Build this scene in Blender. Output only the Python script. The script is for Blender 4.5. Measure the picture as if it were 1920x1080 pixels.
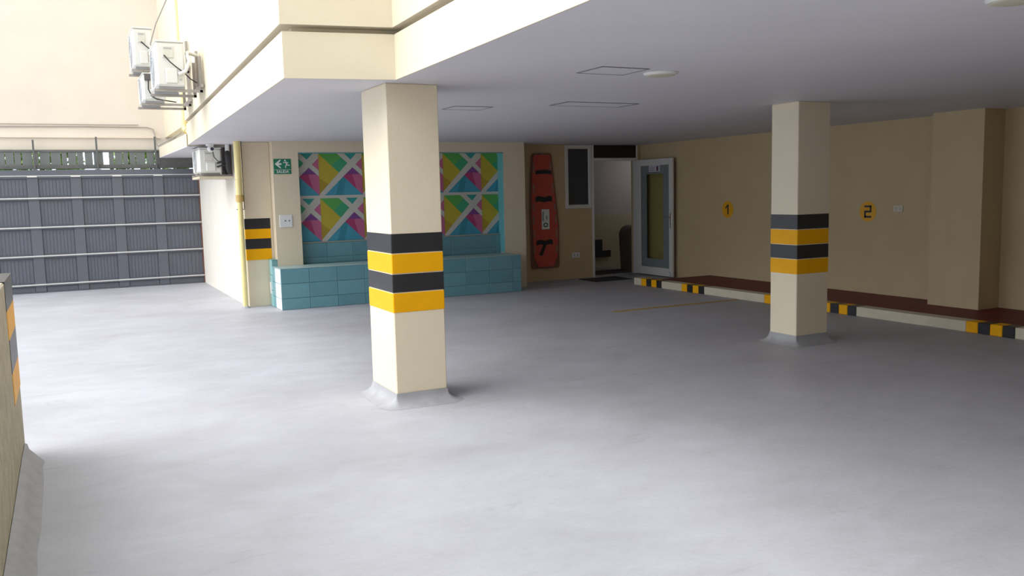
import bpy, math, random
from mathutils import Vector, Matrix
random.seed(7)
S = bpy.context.scene
COL = S.collection
for o in list(bpy.data.objects): bpy.data.objects.remove(o)

# ------------------------------------------------------------------ camera
R = [[0.8897302127613623, -0.07077175058705963, 0.45096730238284916],
     [-0.4558758155088564, -0.08666157332026074, 0.8858143217084449],
     [-0.023609094301903985, -0.9937208516623268, -0.10936854958233519]]
cd = bpy.data.cameras.new('camera'); cam = bpy.data.objects.new('camera', cd); COL.objects.link(cam)
cd.sensor_width = 36; cd.lens = 1636.57*36/1920; cd.clip_start = .05; cd.clip_end = 300
M = Matrix([[R[i][0], -R[i][1], -R[i][2], 0] for i in range(3)] + [[0, 0, 0, 1]])
M[2][3] = 1.65
cam.matrix_world = M
S.camera = cam

# ------------------------------------------------------------------ light
w = bpy.data.worlds.new('world'); S.world = w; w.use_nodes = True
bg = w.node_tree.nodes['Background']
bg.inputs[0].default_value = (.77, .87, 1.0, 1); bg.inputs[1].default_value = 1.95
sd = bpy.data.lights.new('sun', 'SUN'); sun = bpy.data.objects.new('sun', sd); COL.objects.link(sun)
sd.energy = 4.3; sd.angle = math.radians(70); sd.color = (1, .96, .9)
sun.rotation_euler = Vector((-.72, .12, .72)).to_track_quat('Z', 'Y').to_euler()
S.view_settings.view_transform = 'Standard'; S.view_settings.look = 'None'
S.view_settings.exposure = 0.0; S.view_settings.gamma = 1; S.view_settings.use_curve_mapping = False

# ------------------------------------------------------------------ materials
def mat(name, rgb, rough=.6, var=.08, scale=6, bump=.15, bscale=60, metal=0, rgb2=None, spec=.5, stretch=(1, 1, 1)):
    m = bpy.data.materials.new(name); m.use_nodes = True
    nt = m.node_tree; b = nt.nodes['Principled BSDF']
    b.inputs['Roughness'].default_value = rough; b.inputs['Metallic'].default_value = metal
    b.inputs['Specular IOR Level'].default_value = spec
    tc = nt.nodes.new('ShaderNodeTexCoord'); mp = nt.nodes.new('ShaderNodeMapping')
    mp.inputs['Scale'].default_value = stretch
    nt.links.new(tc.outputs['Object'], mp.inputs[0])
    n = nt.nodes.new('ShaderNodeTexNoise'); n.inputs['Scale'].default_value = scale; n.inputs['Detail'].default_value = 6
    nt.links.new(mp.outputs[0], n.inputs['Vector'])
    cr = nt.nodes.new('ShaderNodeValToRGB')
    a = rgb2 or tuple(c*(1-var) for c in rgb)
    cr.color_ramp.elements[0].position = .3; cr.color_ramp.elements[1].position = .7
    cr.color_ramp.elements[0].color = (*a, 1); cr.color_ramp.elements[1].color = (*rgb, 1)
    nt.links.new(n.outputs['Fac'], cr.inputs[0]); nt.links.new(cr.outputs[0], b.inputs['Base Color'])
    if bump:
        n2 = nt.nodes.new('ShaderNodeTexNoise'); n2.inputs['Scale'].default_value = bscale; n2.inputs['Detail'].default_value = 4
        nt.links.new(mp.outputs[0], n2.inputs['Vector'])
        bp = nt.nodes.new('ShaderNodeBump'); bp.inputs['Strength'].default_value = bump; bp.inputs['Distance'].default_value = .01
        nt.links.new(n2.outputs['Fac'], bp.inputs['Height']); nt.links.new(bp.outputs[0], b.inputs['Normal'])
    return m

CREAM_SHADE = mat('cream_paint_shade', (.54, .42, .245), .6, .06, 3)  # wall cream darkened in colour for the shaded right and rescue walls
CREAM_LIT = mat('cream_paint_lit', (.72, .62, .455), .6, .05, 3)  # lighter copy of the wall cream, light from the left in its colour
LEFTW_LIT = mat('left_wall_paint_lit', (.80, .75, .66), .6, .05, 3)  # wall cream paled further, overexposure put into the colour
COLCREAM = mat('column_cream_paint', (.77, .675, .50), .5, .05, 3)
FACADE = mat('facade_cream_paint', (.72, .64, .48), .6, .05, 2)
FARW = mat('far_wall_pale_paint', (.80, .70, .58), .7, .06, 1.5)
CEIL = mat('ceiling_white_paint', (.71, .695, .74), .55, .05, 1.2, .08)
WHITE = mat('white_enamel', (.68, .655, .62), .35, .04, 8, .02)
WPLAST = mat('white_plastic', (.75, .75, .73), .4, .04, 8, .02)
BLACK = mat('black_gloss_paint', (.022, .022, .026), .35, .3, 5, .08)
YEL = mat('amber_road_paint', (.88, .42, .002), .45, .08, 5, .08, spec=.2)
TEAL = mat('teal_glazed_tile', (.165, .37, .42), .3, .12, 4, .04)
TEAL2 = mat('teal_glazed_tile_deep', (.145, .335, .39), .32, .12, 4, .04)
GROUT = mat('pale_tile_grout', (.22, .42, .44), .8, .15, 12)
SIDE_LIT = mat('glazed_side_tile_lit', (.75, .80, .84), .35, .05, 8, .03)  # bench side coloured near white to carry the strong light on it
PIPE = mat('yellow_pipe_paint', (.86, .72, .32), .35, .15, 5, .03)
GATE = mat('grey_gate_paint', (.125, .13, .155), .5, .12, 3, .06)
GATE2 = mat('grey_gate_frame_paint', (.128, .133, .155), .5, .12, 3, .06)
RAIL_HIGHLIGHT = mat('rail_highlight', (.68, .65, .62), .4, .1, 6, .05)  # pale colour for the highlights along the gate rails
DKMET = mat('dark_steel', (.13, .13, .12), .5, .2, 10, .05)
GALV = mat('galvanised_bracket', (.42, .38, .34), .45, .2, 14, .06)
ACW = mat('ac_casing', (.74, .73, .68), .4, .05, 5, .02)
ACG = mat('ac_fin_grey', (.42, .43, .44), .5, .1, 5, .02)
RUB = mat('black_rubber', (.02, .02, .022), .6, .2, 10, .05)
RED = mat('dark_red_floor_paint', (.17, .018, .02), .5, .25, 5, .08, spec=.2)
ORED = mat('orange_red_board_plastic', (.58, .085, .06), .45, .15, 8, .03)
BRN = mat('brown_board_rim', (.22, .10, .06), .6, .2, 10, .05)
GREEN = mat('sign_green', (.012, .20, .10), .4, .05, 5, 0)
SWHITE = mat('print_white', (.74, .78, .74), .5, .03, 5, 0)
DGLASS = mat('dark_window_glass', (.035, .04, .05), .12, .1, 2, 0)
TRANS = mat('black_transom_panel', (.012, .010, .011), .3, .1, 2, 0)
INT_UP = mat('interior_grey_wall', (.42, .40, .40), .6, .05, 2)
INT_DN = mat('interior_cream_dado', (.45, .40, .27), .5, .08, 2)
BIN = mat('brown_bin_plastic', (.15, .115, .10), .4, .1, 4, .02)
MAT_ = mat('black_rubber_mat', (.03, .028, .03), .9, .3, 30, .5)
CEM = mat('grey_cement_cove', (.36, .36, .375), .7, .15, 10, .3)
LEAF = mat('leaf_green', (.25, .42, .05), .5, .5, 3, 0)
BARK = mat('bark', (.12, .08, .05), .9, .3, 12, .4)
STEEL = mat('brushed_steel', (.55, .54, .52), .3, .1, 20, .02, metal=.9)
YLINE = mat('worn_yellow_line', (.55, .36, .07), .7, .4, 14, .1)
ASPH = mat('street_asphalt', (.20, .20, .19), .9, .2, 8, .3)
FROST = mat('frosted_glass_film', (.22, .25, .25), .25, .1, 3, 0)

def floor_mat():
    m = bpy.data.materials.new('painted_cement_floor'); m.use_nodes = True
    nt = m.node_tree; b = nt.nodes['Principled BSDF']; N = nt.nodes.new; Lk = nt.links.new
    tc = N('ShaderNodeTexCoord')
    def noise(sc, det, st, rough=.5, dist=0):
        mp = N('ShaderNodeMapping'); mp.inputs['Scale'].default_value = st
        mp.inputs['Rotation'].default_value = (0, 0, .5)
        Lk(tc.outputs['Object'], mp.inputs[0]); n = N('ShaderNodeTexNoise')
        n.inputs['Scale'].default_value = sc; n.inputs['Detail'].default_value = det
        n.inputs['Roughness'].default_value = rough; n.inputs['Distortion'].default_value = dist
        Lk(mp.outputs[0], n.inputs['Vector']); return n.outputs['Fac']
    def ramp(src, p0, p1, c0, c1):
        r = N('ShaderNodeValToRGB'); e = r.color_ramp.elements
        e[0].position = p0; e[1].position = p1; e[0].color = (*c0, 1); e[1].color = (*c1, 1); Lk(src, r.inputs[0]); return r.outputs[0]
    def mix(a, c, mode, fac=1.):
        x = N('ShaderNodeMix'); x.data_type = 'RGBA'; x.blend_type = mode; x.inputs[0].default_value = fac
        Lk(a, x.inputs[6]); Lk(c, x.inputs[7]); return x.outputs[2]
    base = ramp(noise(.8, 8, (1, 1, 1), .6), .35, .68, (.385, .382, .41), (.455, .458, .495))
    streak = ramp(noise(2.2, 9, (.8, 1.3, 1), .7, .8), .35, .65, (.91, .90, .89), (1, 1, 1))
    fine = ramp(noise(22, 6, (.7, 1.6, 1), .7), .3, .7, (.93, .93, .93), (1, 1, 1))
    wear = ramp(noise(1.6, 9, (.5, 1.7, 1), .75, 1.2), .60, .72, (1, 1, 1), (.80, .79, .77))
    Lk(mix(mix(mix(base, streak, 'MULTIPLY'), fine, 'MULTIPLY'), wear, 'MULTIPLY'), b.inputs['Base Color'])
    rr = N('ShaderNodeMapRange'); rr.inputs[3].default_value = .42; rr.inputs[4].default_value = .68
    Lk(noise(2.2, 6, (.5, 1.5, 1)), rr.inputs[0]); Lk(rr.outputs[0], b.inputs['Roughness'])
    bp = N('ShaderNodeBump'); bp.inputs['Strength'].default_value = .18; bp.inputs['Distance'].default_value = .01
    Lk(noise(26, 6, (.9, 1.2, 1), .7), bp.inputs['Height']); Lk(bp.outputs[0], b.inputs['Normal'])
    return m
FLOOR = floor_mat()

def glass_mat():
    m = bpy.data.materials.new('olive_tinted_clear_glass'); m.use_nodes = True
    nt = m.node_tree; b = nt.nodes['Principled BSDF']
    b.inputs['Base Color'].default_value = (.95, .97, .74, 1); b.inputs['Roughness'].default_value = .03
    b.inputs['Transmission Weight'].default_value = 1; b.inputs['IOR'].default_value = 1.45
    return m
GLASS = glass_mat()

# ------------------------------------------------------------------ mesh helpers
class MB:
    def __init__(s): s.v = []; s.f = []; s.m = []; s.sm = []
    def poly(s, pts, mi=0):
        k = len(s.v); s.v += [tuple(p) for p in pts]; s.f.append(tuple(range(k, k+len(pts)))); s.m.append(mi); s.sm.append(False); return s
    def quads(s, verts, faces, mi=0, sm=False):
        k = len(s.v); s.v += [tuple(p) for p in verts]
        for f in faces: s.f.append(tuple(i+k for i in f)); s.m.append(mi); s.sm.append(sm)
        return s
    def box(s, x0, x1, y0, y1, z0, z1, b=0, mi=0):
        if b <= 0:
            V = [(x, y, z) for z in (z0, z1) for y in (y0, y1) for x in (x0, x1)]
            return s.quads(V, [(0, 2, 3, 1), (4, 5, 7, 6), (0, 1, 5, 4), (2, 6, 7, 3), (0, 4, 6, 2), (1, 3, 7, 5)], mi)
        b = min(b, (x1-x0)*.45, (y1-y0)*.45, (z1-z0)*.45)
        V = []; idx = {}
        X, Y, Z = (x0, x1), (y0, y1), (z0, z1)
        for i in (0, 1):
            for j in (0, 1):
                for k in (0, 1):
                    sx, sy, sz = (1, -1)[i], (1, -1)[j], (1, -1)[k]
                    for a in range(3):
                        p = [X[i]+sx*b, Y[j]+sy*b, Z[k]+sz*b]; p[a] = (X[i], Y[j], Z[k])[a]
                        idx[i, j, k, a] = len(V); V.append(tuple(p))
        F = []
        for i in (0, 1):
            F.append([idx[i, 0, 0, 0], idx[i, 0, 1, 0], idx[i, 1, 1, 0], idx[i, 1, 0, 0]][::(1 if i == 0 else -1)])
            F.append([idx[0, i, 0, 1], idx[1, i, 0, 1], idx[1, i, 1, 1], idx[0, i, 1, 1]][::(1 if i == 0 else -1)])
            F.append([idx[0, 0, i, 2], idx[0, 1, i, 2], idx[1, 1, i, 2], idx[1, 0, i, 2]][::(1 if i == 0 else -1)])
        for i in (0, 1):
            for j in (0, 1):
                F.append([idx[i, j, 0, 0], idx[i, j, 1, 0], idx[i, j, 1, 1], idx[i, j, 0, 1]])
                F.append([idx[i, 0, j, 0], idx[i, 1, j, 0], idx[i, 1, j, 2], idx[i, 0, j, 2]])
                F.append([idx[0, i, j, 1], idx[1, i, j, 1], idx[1, i, j, 2], idx[0, i, j, 2]])
        for i in (0, 1):
            for j in (0, 1):
                for k in (0, 1): F.append([idx[i, j, k, 0], idx[i, j, k, 1], idx[i, j, k, 2]])
        return s.quads(V, F, mi)
    def prism(s, pts, z0, z1, mi=0):      # pts: xy outline
        n = len(pts); V = [(x, y, z0) for x, y in pts]+[(x, y, z1) for x, y in pts]
        F = [tuple(range(n))[::-1], tuple(range(n, 2*n))]+[(i, (i+1) % n, (i+1) % n+n, i+n) for i in range(n)]
        return s.quads(V, F, mi)
    def prism_xz(s, pts, y0, y1, mi=0):
        n = len(pts); V = [(x, y0, z) for x, z in pts]+[(x, y1, z) for x, z in pts]
        F = [tuple(range(n)), tuple(range(n, 2*n))[::-1]]+[(i, i+n, (i+1) % n+n, (i+1) % n) for i in range(n)]
        return s.quads(V, F, mi)
    def prism_yz(s, pts, x0, x1, mi=0):
        n = len(pts); V = [(x0, y, z) for y, z in pts]+[(x1, y, z) for y, z in pts]
        F = [tuple(range(n)), tuple(range(n, 2*n))[::-1]]+[(i, i+n, (i+1) % n+n, (i+1) % n) for i in range(n)]
        return s.quads(V, F, mi)
    def tube(s, pts, r, n=12, mi=0, cap=True):
        pts = [Vector(p) for p in pts]; rings = []; V = []
        up = None
        for i, p in enumerate(pts):
            d = (pts[min(i+1, len(pts)-1)]-pts[max(i-1, 0)]).normalized()
            if up is None: up = d.orthogonal().normalized()
            up = (up-d*up.dot(d)).normalized(); w_ = d.cross(up)
            rr = r[i] if isinstance(r, (list, tuple)) else r
            for k in range(n):
                a = 2*math.pi*k/n; V.append(tuple(p+(up*math.cos(a)+w_*math.sin(a))*rr))
        F = [(i*n+k, i*n+(k+1) % n, (i+1)*n+(k+1) % n, (i+1)*n+k) for i in range(len(pts)-1) for k in range(n)]
        s.quads(V, F, mi, True)
        if cap:
            s.quads(V[:n], [tuple(range(n))[::-1]], mi); s.quads(V[-n:], [tuple(range(n))], mi)
        return s
    def lathe(s, prof, c=(0, 0, 0), n=24, mi=0, axis='z'):
        V = []
        for r, h in prof:
            for k in range(n):
                a = 2*math.pi*k/n; u, v = r*math.cos(a), r*math.sin(a)
                V.append({'z': (c[0]+u, c[1]+v, c[2]+h), 'y': (c[0]+u, c[1]+h, c[2]+v), 'x': (c[0]+h, c[1]+u, c[2]+v)}[axis])
        F = [(i*n+k, i*n+(k+1) % n, (i+1)*n+(k+1) % n, (i+1)*n+k) for i in range(len(prof)-1) for k in range(n)]
        s.quads(V, F, mi, True)
        s.quads(V[:n], [tuple(range(n))[::-1]], mi); s.quads(V[-n:], [tuple(range(n))], mi)
        return s
    def rot(s, ang, c):
        ca, sa = math.cos(ang), math.sin(ang)
        s.v = [(c[0]+(x-c[0])*ca-(y-c[1])*sa, c[1]+(x-c[0])*sa+(y-c[1])*ca, z) for x, y, z in s.v]; return s

def wloc(o):
    v = Vector((0, 0, 0))
    while o: v += o.location; o = o.parent
    return v
def obj(name, mb, m, parent=None, smooth=False, fix=True):
    xs = [v[0] for v in mb.v]; ys = [v[1] for v in mb.v]; zs = [v[2] for v in mb.v]
    c = Vector(((min(xs)+max(xs))/2, (min(ys)+max(ys))/2, min(zs)))
    me = bpy.data.meshes.new(name)
    me.from_pydata([tuple(Vector(v)-c) for v in mb.v], [], mb.f)
    ms = m if isinstance(m, (list, tuple)) else [m]
    for q in ms: me.materials.append(q)
    for i, p in enumerate(me.polygons): p.material_index = mb.m[i]; p.use_smooth = mb.sm[i]
    if fix:
        import bmesh
        b = bmesh.new(); b.from_mesh(me); bmesh.ops.recalc_face_normals(b, faces=b.faces); b.to_mesh(me); b.free()
    o = bpy.data.objects.new(name, me); COL.objects.link(o)
    if parent: o.parent = parent; o.location = c-wloc(parent)
    else: o.location = c
    return o
def tag(o, label, cat, group=None):
    o['label'] = label; o['category'] = cat
    if group: o['group'] = group
    return o
def thing(name, label, cat, loc, group=None):
    o = bpy.data.objects.new(name, None); COL.objects.link(o); o.location = loc; o.empty_display_size = .1
    return tag(o, label, cat, group)
def struct(name, mb, m, fix=True):
    o = obj(name, mb, m, fix=fix); o['kind'] = 'structure'; return o
def grp(o, g): o['group'] = g; return o
def box(*a, **k): return MB().box(*a, **k)
def text(body, size, mtl, name, parent, origin, xdir, zdir=(0, 0, 1), bold=0.0, sx=1.0):
    cu = bpy.data.curves.new(name, 'FONT'); cu.body = body; cu.size = size; cu.extrude = .001; cu.offset = bold
    cu.align_x = 'CENTER'; cu.align_y = 'CENTER'; cu.resolution_u = 2
    t = bpy.data.objects.new('tmp', cu); COL.objects.link(t)
    dg = bpy.context.evaluated_depsgraph_get(); me = bpy.data.meshes.new_from_object(t.evaluated_get(dg))
    bpy.data.objects.remove(t)
    x = Vector(xdir).normalized(); z = Vector(zdir).normalized(); n = x.cross(z)
    me.transform(Matrix(((x[0]*sx, z[0], n[0], 0), (x[1]*sx, z[1], n[1], 0), (x[2]*sx, z[2], n[2], 0), (0, 0, 0, 1))))
    me.materials.clear(); me.materials.append(mtl)
    o = bpy.data.objects.new(name, me); COL.objects.link(o)
    o.parent = parent; o.location = Vector(origin)-wloc(parent); return o

CZ = 2.49; W = 10.01; KX = 8.75; KZ = .12
# ------------------------------------------------------------------ structure
struct('floor', box(-9, 12.5, -8.5, 18.6, -.2, 0), FLOOR)
struct('ground', box(-12, 16, 18.6, 40, -.25, -.05), ASPH)
SOF = [(1.925, 18.45), (1.47, 6.36), (2.255, 6.22), (2.06, .4), (W+.3, .4), (W+.3, 14.05), (2.42, 14.05), (2.42, 14.46), (1.785, 14.46)]
sof = [(1.785, 14.46), (1.47, 6.36), (2.255, 6.22), (2.06, .4), (W+.3, .4), (W+.3, 17.4), (2.3, 17.4), (2.3, 14.46)]
struct('ceiling', MB().prism(sof, CZ, 2.80), [CEIL])
# the fascia that edges the slab, cream like the facade (wraps the slab edge, 12 mm proud)
def strip(p, q, z0, z1, t):      # vertical slab on the outer (left) side of p->q
    d = (Vector(q)-Vector(p)).normalized(); n = Vector((-d[1], d[0]))*t
    return [(p[0], p[1]), (q[0], q[1]), (q[0]+n[0], q[1]+n[1]), (p[0]+n[0], p[1]+n[1])]
fa = [(1.785, 14.475), (1.47-.012, 6.36-.012), (2.255-.012, 6.22-.012), (2.06-.012, .4)]
fi = [(2.06, .4), (2.255, 6.22), (1.47, 6.36), (1.785, 14.475)]
struct('trim_1', MB().prism(fa+fi, CZ, 2.815), [FACADE])
fb = [(1.86, 14.475), (1.55, 6.45), (2.335, 6.31), (2.14, .4)]
struct('trim_4', MB().prism(fb+[(2.4, .4), (2.6, 6.6), (1.8, 6.75), (2.1, 14.475)], 2.79, 2.862), [FACADE])
up = [(1.87, 18.47), (1.845, 14.5), (1.767, 14.49), (1.44, 6.325), (2.225, 6.185), (2.03, .3), (2.3, .3), (2.5, 6.45), (1.70, 6.60), (2.03, 14.5), (2.06, 18.47)]
struct('wall_facade', MB().prism(up, 2.86, 7.5), [FACADE])
struct('trim_2', MB().prism([(1.72, 18.2), (1.765, 14.40), (1.83, 14.49), (2.41, 14.49), (2.41, 18.2)], 2.475, 2.66), [FACADE])
struct('trim_5', MB().prism([(1.722, 18.2), (1.767, 14.402), (1.83, 14.492), (2.41, 14.492), (2.41, 18.2)], 2.462, 2.475), CEIL)
struct('wall_left', box(2.42, 2.62, 13.64, 18.6, 0, CZ), LEFTW_LIT)
struct('wall_sky_blocker', box(-9, 12, -7, -6.5, 0, 9.5), CREAM_SHADE)  # unseen wall added behind the camera to block low sky
struct('wall_light_blocker', box(3.5, W, .2, .4, 0, CZ), CREAM_SHADE)  # unseen wall, added and widened to keep front light out
struct('ceiling_interior', box(7.6, 12.6, 14.25, 17.4, CZ, CZ+.1), CEIL)
struct('wall_right', box(W, W+.25, .4, 14.3, 0, CZ), CREAM_SHADE)
struct('pilaster', box(9.63, W, 6.67, 7.36, 0, CZ), CREAM_SHADE)
struct('wall_far', box(-7, 3.0, 18.47, 18.75, 2.63, 7.5), FARW)
# sign wall with the niche
sw = MB(); ys, yb_ = 13.40, 13.61; nx0, nx1, nz0, nz1 = 3.228, 6.71, .55, 2.318
sw.box(2.84, nx0, ys, 13.85, 0, CZ); sw.box(nx1, 7.12, ys, 13.85, 0, CZ)
sw.box(nx0, nx1, ys, 13.85, nz1, CZ); sw.box(nx0, nx1, yb_, 13.85, 0, nz1)
wb = struct('wall_back', sw, CREAM_LIT)
struct('wall_pier', MB().box(2.62, 2.84, 13.642, 13.85, 0, CZ), CREAM_LIT)
# rescue wall with window and door openings
yr = 14.05; rw = MB()
rw.box(7.12, 8.31, yr, yr+.2, 0, CZ); rw.box(8.31, 8.885, yr, yr+.2, 0, 1.325)
rw.box(8.885, 8.90, yr, yr+.2, 0, CZ); rw.box(9.925, W+.2, yr, yr+.2, 0, CZ)
struct('wall_rescue', rw, CREAM_SHADE)
struct('floor_interior', box(8.0, 12.4, 14.25, 17.2, -.05, .002), mat('interior_floor_tile', (.33, .30, .26), .4, .1, 4))
ib = MB().box(7.6, 12.4, 16.0, 16.2, 1.12, CZ); struct('wall_interior', ib, INT_UP)
struct('trim_3', box(7.6, 12.4, 15.985, 16.2, 0, 1.12), INT_DN)
struct('wall_interior_front', box(10.21, 12.4, 14.05, 14.25, 0, CZ), INT_UP)
struct('wall_interior_left', box(7.6, 7.8, 14.25, 16.0, 0, CZ), INT_UP)
struct('wall_interior_right', box(12.2, 12.4, 14.25, 16.0, 0, CZ), INT_UP)
# left parapet with its stripes and cement curb
px0, px1 = -.52, -.335
pr_ = struct('wall_parapet', box(px0, px1, -3, 6.5, 0, 1.2, b=.01), mat('worn_beige_plaster', (.50, .45, .33), .85, .25, 9, .6, 30))
for k, (z0, z1) in enumerate([(1.03, 1.205), (.86, 1.03), (.66, .86), (.47, .66)]):
    o = obj('yellow_band' if k % 2 else 'black_band', MB().box(px0-.003, px1+.003, 5.78+.01*k, 6.503, z0, z1), YEL if k % 2 else BLACK, pr_)
cb = MB(); pf = [(0, .10), (.03, .09), (.055, .06), (.075, .03), (.11, 0)]
ysn = [-2.9+.3*i for i in range(31)]+[6.25, 6.4]
V = []; 
for j, y in enumerate(ysn):
    for i, (dx, z) in enumerate(pf):
        jx = random.uniform(-.008, .008) if i > 1 else 0
        V.append((px1+.003+dx*(1 if j < len(ysn)-1 else .5)+jx, y, z if z == 0 else z+random.uniform(-.005, .004)))
F = [(j*5+i, j*5+i+1, (j+1)*5+i+1, (j+1)*5+i) for j in range(len(ysn)-1) for i in range(4)]
cb.quads(V, F, 0, True); cb.poly(V[-5:]+[(px1, 6.4, 0)])
tag(obj('cement_curb', cb, CEM, fix=True), 'rounded light grey cement curb along the foot of the low parapet', 'curb')

# ------------------------------------------------------------------ columns
def column(x, y, wx, wy, label, flare, ztop=CZ):
    t = thing('column', label, 'column', (x+wx/2, y+wy/2, 0), 'striped square columns')
    obj('shaft', MB().box(x, x+wx, y, y+wy, 0, ztop, b=.006), COLCREAM, t)
    zs = [1.353, 1.197, 1.040, .892, .735]
    for k in range(4):
        obj('yellow_band' if k % 2 else 'black_band', MB().box(x-.003, x+wx+.003, y-.003, y+wy+.003, zs[k+1], zs[k], b=.006), YEL if k % 2 else BLACK, t)
    mb = MB(); prof = [(.004, .10), (.008, .075), (.02, .048), (.045, .024), (.085, .008), (flare, .001)]
    V = []; n = 0; rings = []
    for d, z in prof:
        ring = []
        r = d
        for (cx, cy, a0) in ((x+wx, y+wy, 0), (x, y+wy, 90), (x, y, 180), (x+wx, y, 270)):
            for k in range(5):
                a = math.radians(a0+k*22.5); rr = r*(1+random.uniform(-.08, .08)*(z < .03))
                ring.append((cx+rr*math.cos(a), cy+rr*math.sin(a), z))
        rings.append(ring)
    n = len(rings[0]); V = [p for r in rings for p in r]
    mb.quads(V, [(i*n+k, i*n+(k+1) % n, (i+1)*n+(k+1) % n, (i+1)*n+k) for i in range(len(rings)-1) for k in range(n)], 0, True)
    obj('cement_cove', mb, CEM, t)
column(2.222, 6.39, .424, .5985, 'nearest square cream column with black and yellow bands, standing below the corner of the slab', .13)
column(6.655, 6.62, .441, .377, 'cream column with black and yellow bands in the middle of the bays, in front of the wall numbered 1 and 2', .11)
# striped wall pier at the left
pt = thing('striped_pier', 'narrow cream wall pier with black and yellow bands beside the yellow pipe', 'pier', (2.61, 13.6, 0))
obj('pier_face', MB().box(2.425, 2.838, 13.60, 13.634, 0, CZ-.002, b=.004), CREAM_LIT, pt)
zs = [1.34, 1.182, 1.035, .880, .712]
for k in range(4):
    obj('yellow_band' if k % 2 else 'black_band', MB().box(2.421, 2.80, 13.595, 13.64, zs[k+1], zs[k]), YEL if k % 2 else BLACK, pt)

# ------------------------------------------------------------------ tile bench
bt = thing('tiled_bench', 'long low bench clad in teal tiles in front of the mural niche', 'bench', (4.74, 13.1, 0))
BX0, BX1, BY = 2.752, 6.728, 12.86
obj('core', MB().box(BX0+.012, BX1-.012, BY+.012, ys-.002, 0, .60), GROUT, bt)
obj('bench_top', MB().box(BX0+.002, BX1-.002, BY+.004, ys-.001, .60, .614, b=.004), mat('bench_top_tile', (.34, .47, .46), .4, .12, 5, .05), bt)
rows = [(.386, .598), (.168, .380), (0.0, .162)]
cw = .424
for (z0, z1) in rows:
    x = BX0+.002
    while x < BX1-.02:
        x1 = min(x+cw, BX1)
        obj('tile', MB().box(x+.003, x1-.003, BY, BY+.014, z0+.003, z1, b=.003), TEAL if random.random() < .6 else TEAL2, bt)
        x = x1
    # right end and left side
    obj('tile', MB().box(BX1-.014, BX1, BY+.016, ys-.01, z0+.003, z1, b=.003), TEAL, bt)
    so = obj('side_tile', MB().box(BX0, BX0+.013, BY+.002, 13.22, z0+.003, z1, b=.003), SIDE_LIT, bt)
    obj('tile', MB().box(BX0, BX0+.013, 13.225, ys-.003, z0+.003, z1, b=.003), TEAL, bt)
    so['label'] = 'glazed side tile coloured near white for strong light'
# small higher tiled block behind, at the left end
sb = thing('tiled_block', 'small teal tiled block at the left end of the bench beside the striped pier', 'block', (2.79, 13.45, 0))
obj('core', MB().box(2.762, 2.838, 13.402, 13.59, 0, .70), GROUT, sb)
for (z0, z1) in [(.48, .705), (.245, .475), (0, .24)]:
    obj('tile', MB().box(2.748, 2.762, 13.402, 13.59, z0+.003, z1, b=.003), mat('pale_teal_tile', (.30, .56, .56), .3, .1, 4, .04), sb)
obj('cap', MB().box(2.75, 2.838, 13.402, 13.59, .703, .715, b=.003), GROUT, sb)
pl = thing('wall_plate', 'small white plate on the side of the teal tiled block', 'plate', (2.745, 13.53, .20))
obj('plate', MB().box(2.740, 2.748, 13.47, 13.57, .19, .37, b=.003), WPLAST, pl)
# niche tiles
NB = yb_-.045
obj('tile_backing', MB().box(nx0, nx1, NB+.01, yb_, .55, .925), GROUT, wb)
x = nx0
k = 0
while x < nx1-.02:
    x1 = min(x+.424, nx1)
    for z0, z1 in [(.615, .70), (.706, .925)]:
        obj('tile', MB().box(x+.003, x1-.003, NB, NB+.012, z0, z1, b=.003), TEAL if random.random() < .4 else TEAL2, wb)
    x = x1
obj('tile_ledge', MB().box(nx0, nx1, NB-.004, yb_, .928, .945, b=.003), mat('beige_ledge', (.42, .40, .33), .5, .1, 6, .05), wb)
for k in range(6):
    z0 = .62+k*.283
    obj('reveal_tile', MB().box(nx1-.010, nx1, ys+.003, yb_-.002 if k > 0 else NB-.005, z0+.003, min(z0+.283, nz1), b=.003), mat('reveal_teal_tile_lit', (.15, .48, .52), .3, .1, 4, .04), wb)  # brighter teal, the light on this reveal put into the colour
obj('niche_lintel_edge', MB().box(nx0, nx1, ys-.003, ys+.01, nz1-.01, nz1+.006), TEAL2, wb)

# ------------------------------------------------------------------ mural
MC = dict(white=(.56, .56, .50), green=(.10, .40, .09), green2=(.05, .36, .18), teal=(.03, .33, .30), yellow=(.52, .42, .04), olive=(.42, .30, .03),
          purple=(.20, .06, .26), magenta=(.42, .05, .16), pink=(.52, .13, .26), blue=(.06, .33, .46), blue2=(.04, .26, .34))
mk = list(MC); mm = [mat('mural_'+k, MC[k], .45, .12, 2, .02) for k in mk]
def clip(poly, x0, x1, z0, z1):
    def cut(P, f, inter):
        out = []
        for i in range(len(P)):
            a, b = P[i-1], P[i]
            if f(b):
                if not f(a): out.append(inter(a, b))
                out.append(b)
            elif f(a): out.append(inter(a, b))
        return out
    for ax, lim, sg in ((0, x0, 1), (0, x1, -1), (1, z0, 1), (1, z1, -1)):
        if not poly: return []
        f = lambda p: sg*(p[ax]-lim) >= -1e-9
        def inter(a, b):
            t = (lim-a[ax])/(b[ax]-a[ax]); return (a[0]+(b[0]-a[0])*t, a[1]+(b[1]-a[1])*t)
        poly = cut(poly, f, inter)
    return poly
mu = MB(); my = yb_-.004
mu.box(nx0, nx1-.010, my, yb_, .945, nz1, mi=mk.index('white'))
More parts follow.
